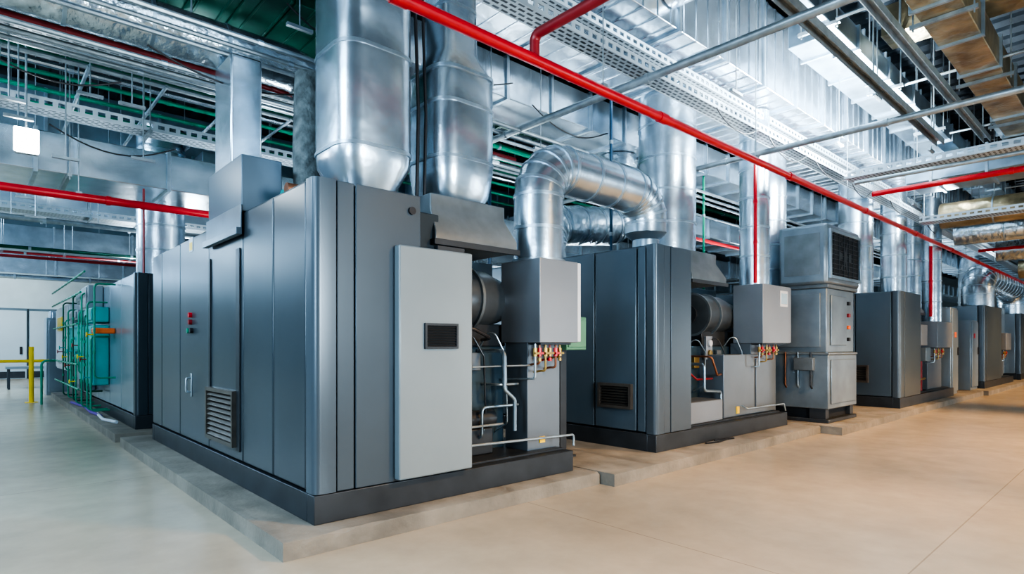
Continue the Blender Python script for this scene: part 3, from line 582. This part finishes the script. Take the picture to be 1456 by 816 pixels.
for i,(y,z,r,m,lab) in enumerate(((7.6,4.75,.06,'green','green pipe level at the upper left below the green duct'),(8.9,4.7,.05,'galv','thin steel pipe level at the upper left'),(10.6,4.25,.05,'gduct','green pipe level over the tall machine with teal boxes'),(12.9,3.5,.06,'strut','steel pipe level over the back row'),(16.8,3.5,.05,'gduct','far green pipe level over the back row'),(18.6,3.6,.04,'dred','far red pipe level behind the back row'),(24,3.5,.09,'galv','far shiny pipe near the back wall'))):
    pipe('service_pipe',lab,'pipe',[(-3,y,z),(20,y,z)],r*.8,m,10,2.0,'seam',rods=[(k,y,z) for k in ((.4,1.6,3.0) if i>1 else ())])
for i,(x,z,w,m,e,lab) in enumerate(((2.6,4.30,.5,'galvd',11.2,'duct running back into the hall above the tall machine with teal boxes'),(5.2,4.30,.5,'galv',14,'shiny duct running back into the hall behind the bent duct'),(9.5,4.35,.6,'galvd',14,'duct running back into the hall behind the slim upright duct'))):
    rduct(lab,'Y',10.1,e,x,x+w,z-.3,z+.1,m,1.0,rods=False)
rr=random.Random(11)
for k in range(9):
    y=5.35+k*.33; z=4.02+.06*(k%3)+(.3 if k>5 else 0)
    pipe('service_pipe','thin steel service pipe running level overhead behind the upright ducts','pipe',[(-3+rr.random(),y,z),(26,y,z)],rr.uniform(.016,.032),'strut',8,2.2,'seam',group='thin steel service pipes overhead')
for k in range(7):
    y=5.8+k*.6; z=4.3 if k<1 else 4.62
    pipe('service_pipe','thin green service pipe running level overhead among the ducts','pipe',[(-3,y+.8,z),(3+k*3,y+.8,z)],.028,'green',8,1.8,'green',group='thin green service pipes overhead')
for k in range(7):
    x=7.0+k*2.6
    pipe('conduit','thin zinc conduit crossing high over the aisle at right','conduit',[(x,-4,4.95+.05*(k%2)),(x,2.4,4.95+.05*(k%2))],.020,'strut',8,2,'seam',group='thin conduits crossing the aisle',rods=((x,.5,4.96),))
for k in range(6):
    x=-.6+k*.75
    pipe('conduit','thin zinc conduit running back into the hall at upper left','conduit',[(x,7.9,4.42),(x,11.2,4.42)],.020,'strut',8,1.2,'seam',group='thin conduits at the upper left')
for k in range(22):
    x=(2.2,4.6,6.3,7.9,9.3,11.8,13.0,14.8,18.0,20.5,.2,.7,1.2,.5,1.5,5.4,.3,.9,1.4,.6,8.4,11.0)[k]; y=(5.35,5.45,3.2,5.4,3.15,5.4,3.1,5.4,3.1,3.1,7.0,8.0,7.3,11,11,5.4,7.85,7.85,7.85,10.8,2.4,2.4)[k]; z=(4.3,3.6,4.2,3.9,4.3,3.6,4.0,3.7,4.0,4.1,3.6,3.4,3.9,3.5,3.9,3.9,3.7,4.1,3.5,3.2,4.5,4.4)[k]
    tag(finish('hanger_rod',MB().cyl((x,y,z),(x,y,ZC-.05 if y<6 or y>7.8 else 5.1),.007,6).box(x-.12,x+.12,y-.02,y+.02,z-.03,z),M['strut']),'thin steel rod hanging from the ceiling with a short crossbar','hanger rod','spare hanger rods')
# sagging cables slung between the services
for k in range(12):
    x=(.0,.6,1.1,2.1,3.6,5.2,6.6,8.0,9.6,11.2,13.4,16)[k]; y=(7.3,8.6,6.0,5.4,5.4,5.35,3.6,3.6,3.6,3.6,3.6,3.6)[k]; z=(4.1,3.9,4.0,4.5,4.6,4.4,4.22,4.22,4.22,4.22,4.22,4.22)[k]; L=1.1+.2*(k%3)
    P=[(x+L*i/10,y+.01*math.sin(i),z-(.16+.05*(k%2))*math.sin(math.pi*i/10)) for i in range(11)]
    tag(finish('slung_cable',MB().tube(P,.009,6),M['black']),'thin black cable sagging between the overhead pipes','cable','sagging black cables overhead')
# lamps
def lamp(label,x,y,z,s=.14):
    t=thing('floodlight',label,'lamp',(x,y,z-s)); bx('housing',M['strut'],t,x-s*.8,x+s*.8,y+.001,y+.07,z-s*1.05,z+s*1.05,.02); bx('diffuser',M['lamp'],t,x-s*.8,x+s*.8,y-.03,y,z-s,z+s,.03)
    finish('bracket',MB().cyl((x,y+.04,z+s),(x,y+.04,ZC-.05),.01,6),M['strut'],t)
lamp('small bright square floodlight hanging at upper left',.37,8.0,ZA(200,.37,8.0),.13)
lamp('tiny bright floodlight farther back at left',1.05,15.0-.6,ZA(262,1.05,14.4),.14)
def tube_lamp(label,x0,x1,y,z):
    t=thing('added_strip_light',label,'lamp',((x0+x1)/2,y,z)); bx('housing',M['tray'],t,x0,x1,y-.06,y+.06,z+.03,z+.09,.01); finish('tube',MB().cyl((x0+.03,y,z+.012),(x1-.03,y,z+.012),.018,10),M['lamp'],t)
    for x in (x0+.15,x1-.15): finish('bracket',MB().cyl((x,y,z+.09),(x,y,ZC-.05),.008,6),M['strut'],t)
tube_lamp('distant strip light added for its glow near the main duct',14,15.3,2.82,4.72)  # glowing tube and housing added to account for the bright overhead ducts

# ---------------------------------------------------------------- light
def area(loc,size,e,c,rot=(0,0,0),sy=None):
    l=bpy.data.lights.new('unseen_area_light','AREA'); l.energy=e; l.color=c; l.size=size  # area lights kept out of view
    if sy: l.shape='RECTANGLE'; l.size_y=sy
    o=bpy.data.objects.new('unseen_area_light',l); C.objects.link(o); o.location=loc; o.rotation_euler=rot
def spot(loc,target,e,c,ang=60,r=.2,blend=.8):
    l=bpy.data.lights.new('hall_spot','SPOT'); l.energy=e; l.color=c; l.spot_size=math.radians(ang); l.spot_blend=blend; l.shadow_soft_size=r
    o=bpy.data.objects.new('hall_spot',l); C.objects.link(o); o.location=loc; o.rotation_euler=(Vector(target)-Vector(loc)).to_track_quat('-Z','Y').to_euler()
R_=math.radians
WARM=(1,.57,.22); COOL=(.56,.79,1); WH=(.80,.92,1)
spot((5.0,-1.0,4.7),(3.9,2.0,0),950,WARM,75)
for x,e in ((8.5,1350),(12.5,1500),(17,1500),(23,1600),(30,1700)): spot((x,-1.4,4.8),(x,1.8,0),e,WARM,78)
for y,e in ((4,200),(9,250),(15,360),(22,560)): area((-3,y,4.8),2.0,e,COOL,(0,R_(-38),0))
area((0,27,4.5),2.5,260,WH,(R_(40),0,0))
for x,y,e in ((3.0,7.9,28),(6.4,7.2,28),(8.2,6.9,24),(11,5.9,28),(14.3,6.6,28),(22.4,6.3,55),(28.6,6.3,60),(3,13,50),(7.5,13.5,45),(12,13.5,45),(18,13.5,45),(3,17.5,70)):
    area((x,y,2.62),.7,e,WH,(math.pi,0,0))  # unseen uplights added on the machine tops to brighten the ducts
for x,e in ((6.6,50),(8.4,200),(9.6,200),(11.4,90),(14.5,50),(19,50),(24,60)): area((x,2.85,4.2),.4,e,WH,(R_(152),0,0))  # unseen lights added to throw a glow up onto the main duct
area((3,-3,2.2),1.6,270,WH,(R_(96),0,R_(-14))); area((12,-5,1.2),2.5,130,WH,(R_(98),0,0)); area((24,-5,1.2),3,170,WH,(R_(98),0,0))  # unseen fill lights added low in the aisle to brighten the machines
area((-4,1,2.5),2.0,170,COOL,(R_(92),0,R_(-60)))
area((4.62,8.6,2.2),.6,40,WH,(R_(-80),0,R_(-20)))  # hidden light added to lift the gap behind the nearest machine
w=bpy.data.worlds.new('world'); bpy.context.scene.world=w; w.use_nodes=True
bg=w.node_tree.nodes['Background']; bg.inputs['Color'].default_value=(.50,.77,1.0,1); bg.inputs['Strength'].default_value=.24
try:
    vs=bpy.context.scene.view_settings; vs.view_transform='AgX'; vs.look='AgX - High Contrast'; vs.exposure=0.7
except Exception: pass

cam=bpy.data.cameras.new('camera'); co=bpy.data.objects.new('camera',cam); C.objects.link(co)
co.location=(0,0,CH); co.rotation_euler=(math.radians(90),0,A-math.radians(90)); cam.sensor_width=36; cam.lens=F/1456*36; cam.shift_y=(HZ-408)/1456; cam.clip_end=200
bpy.context.scene.camera=co
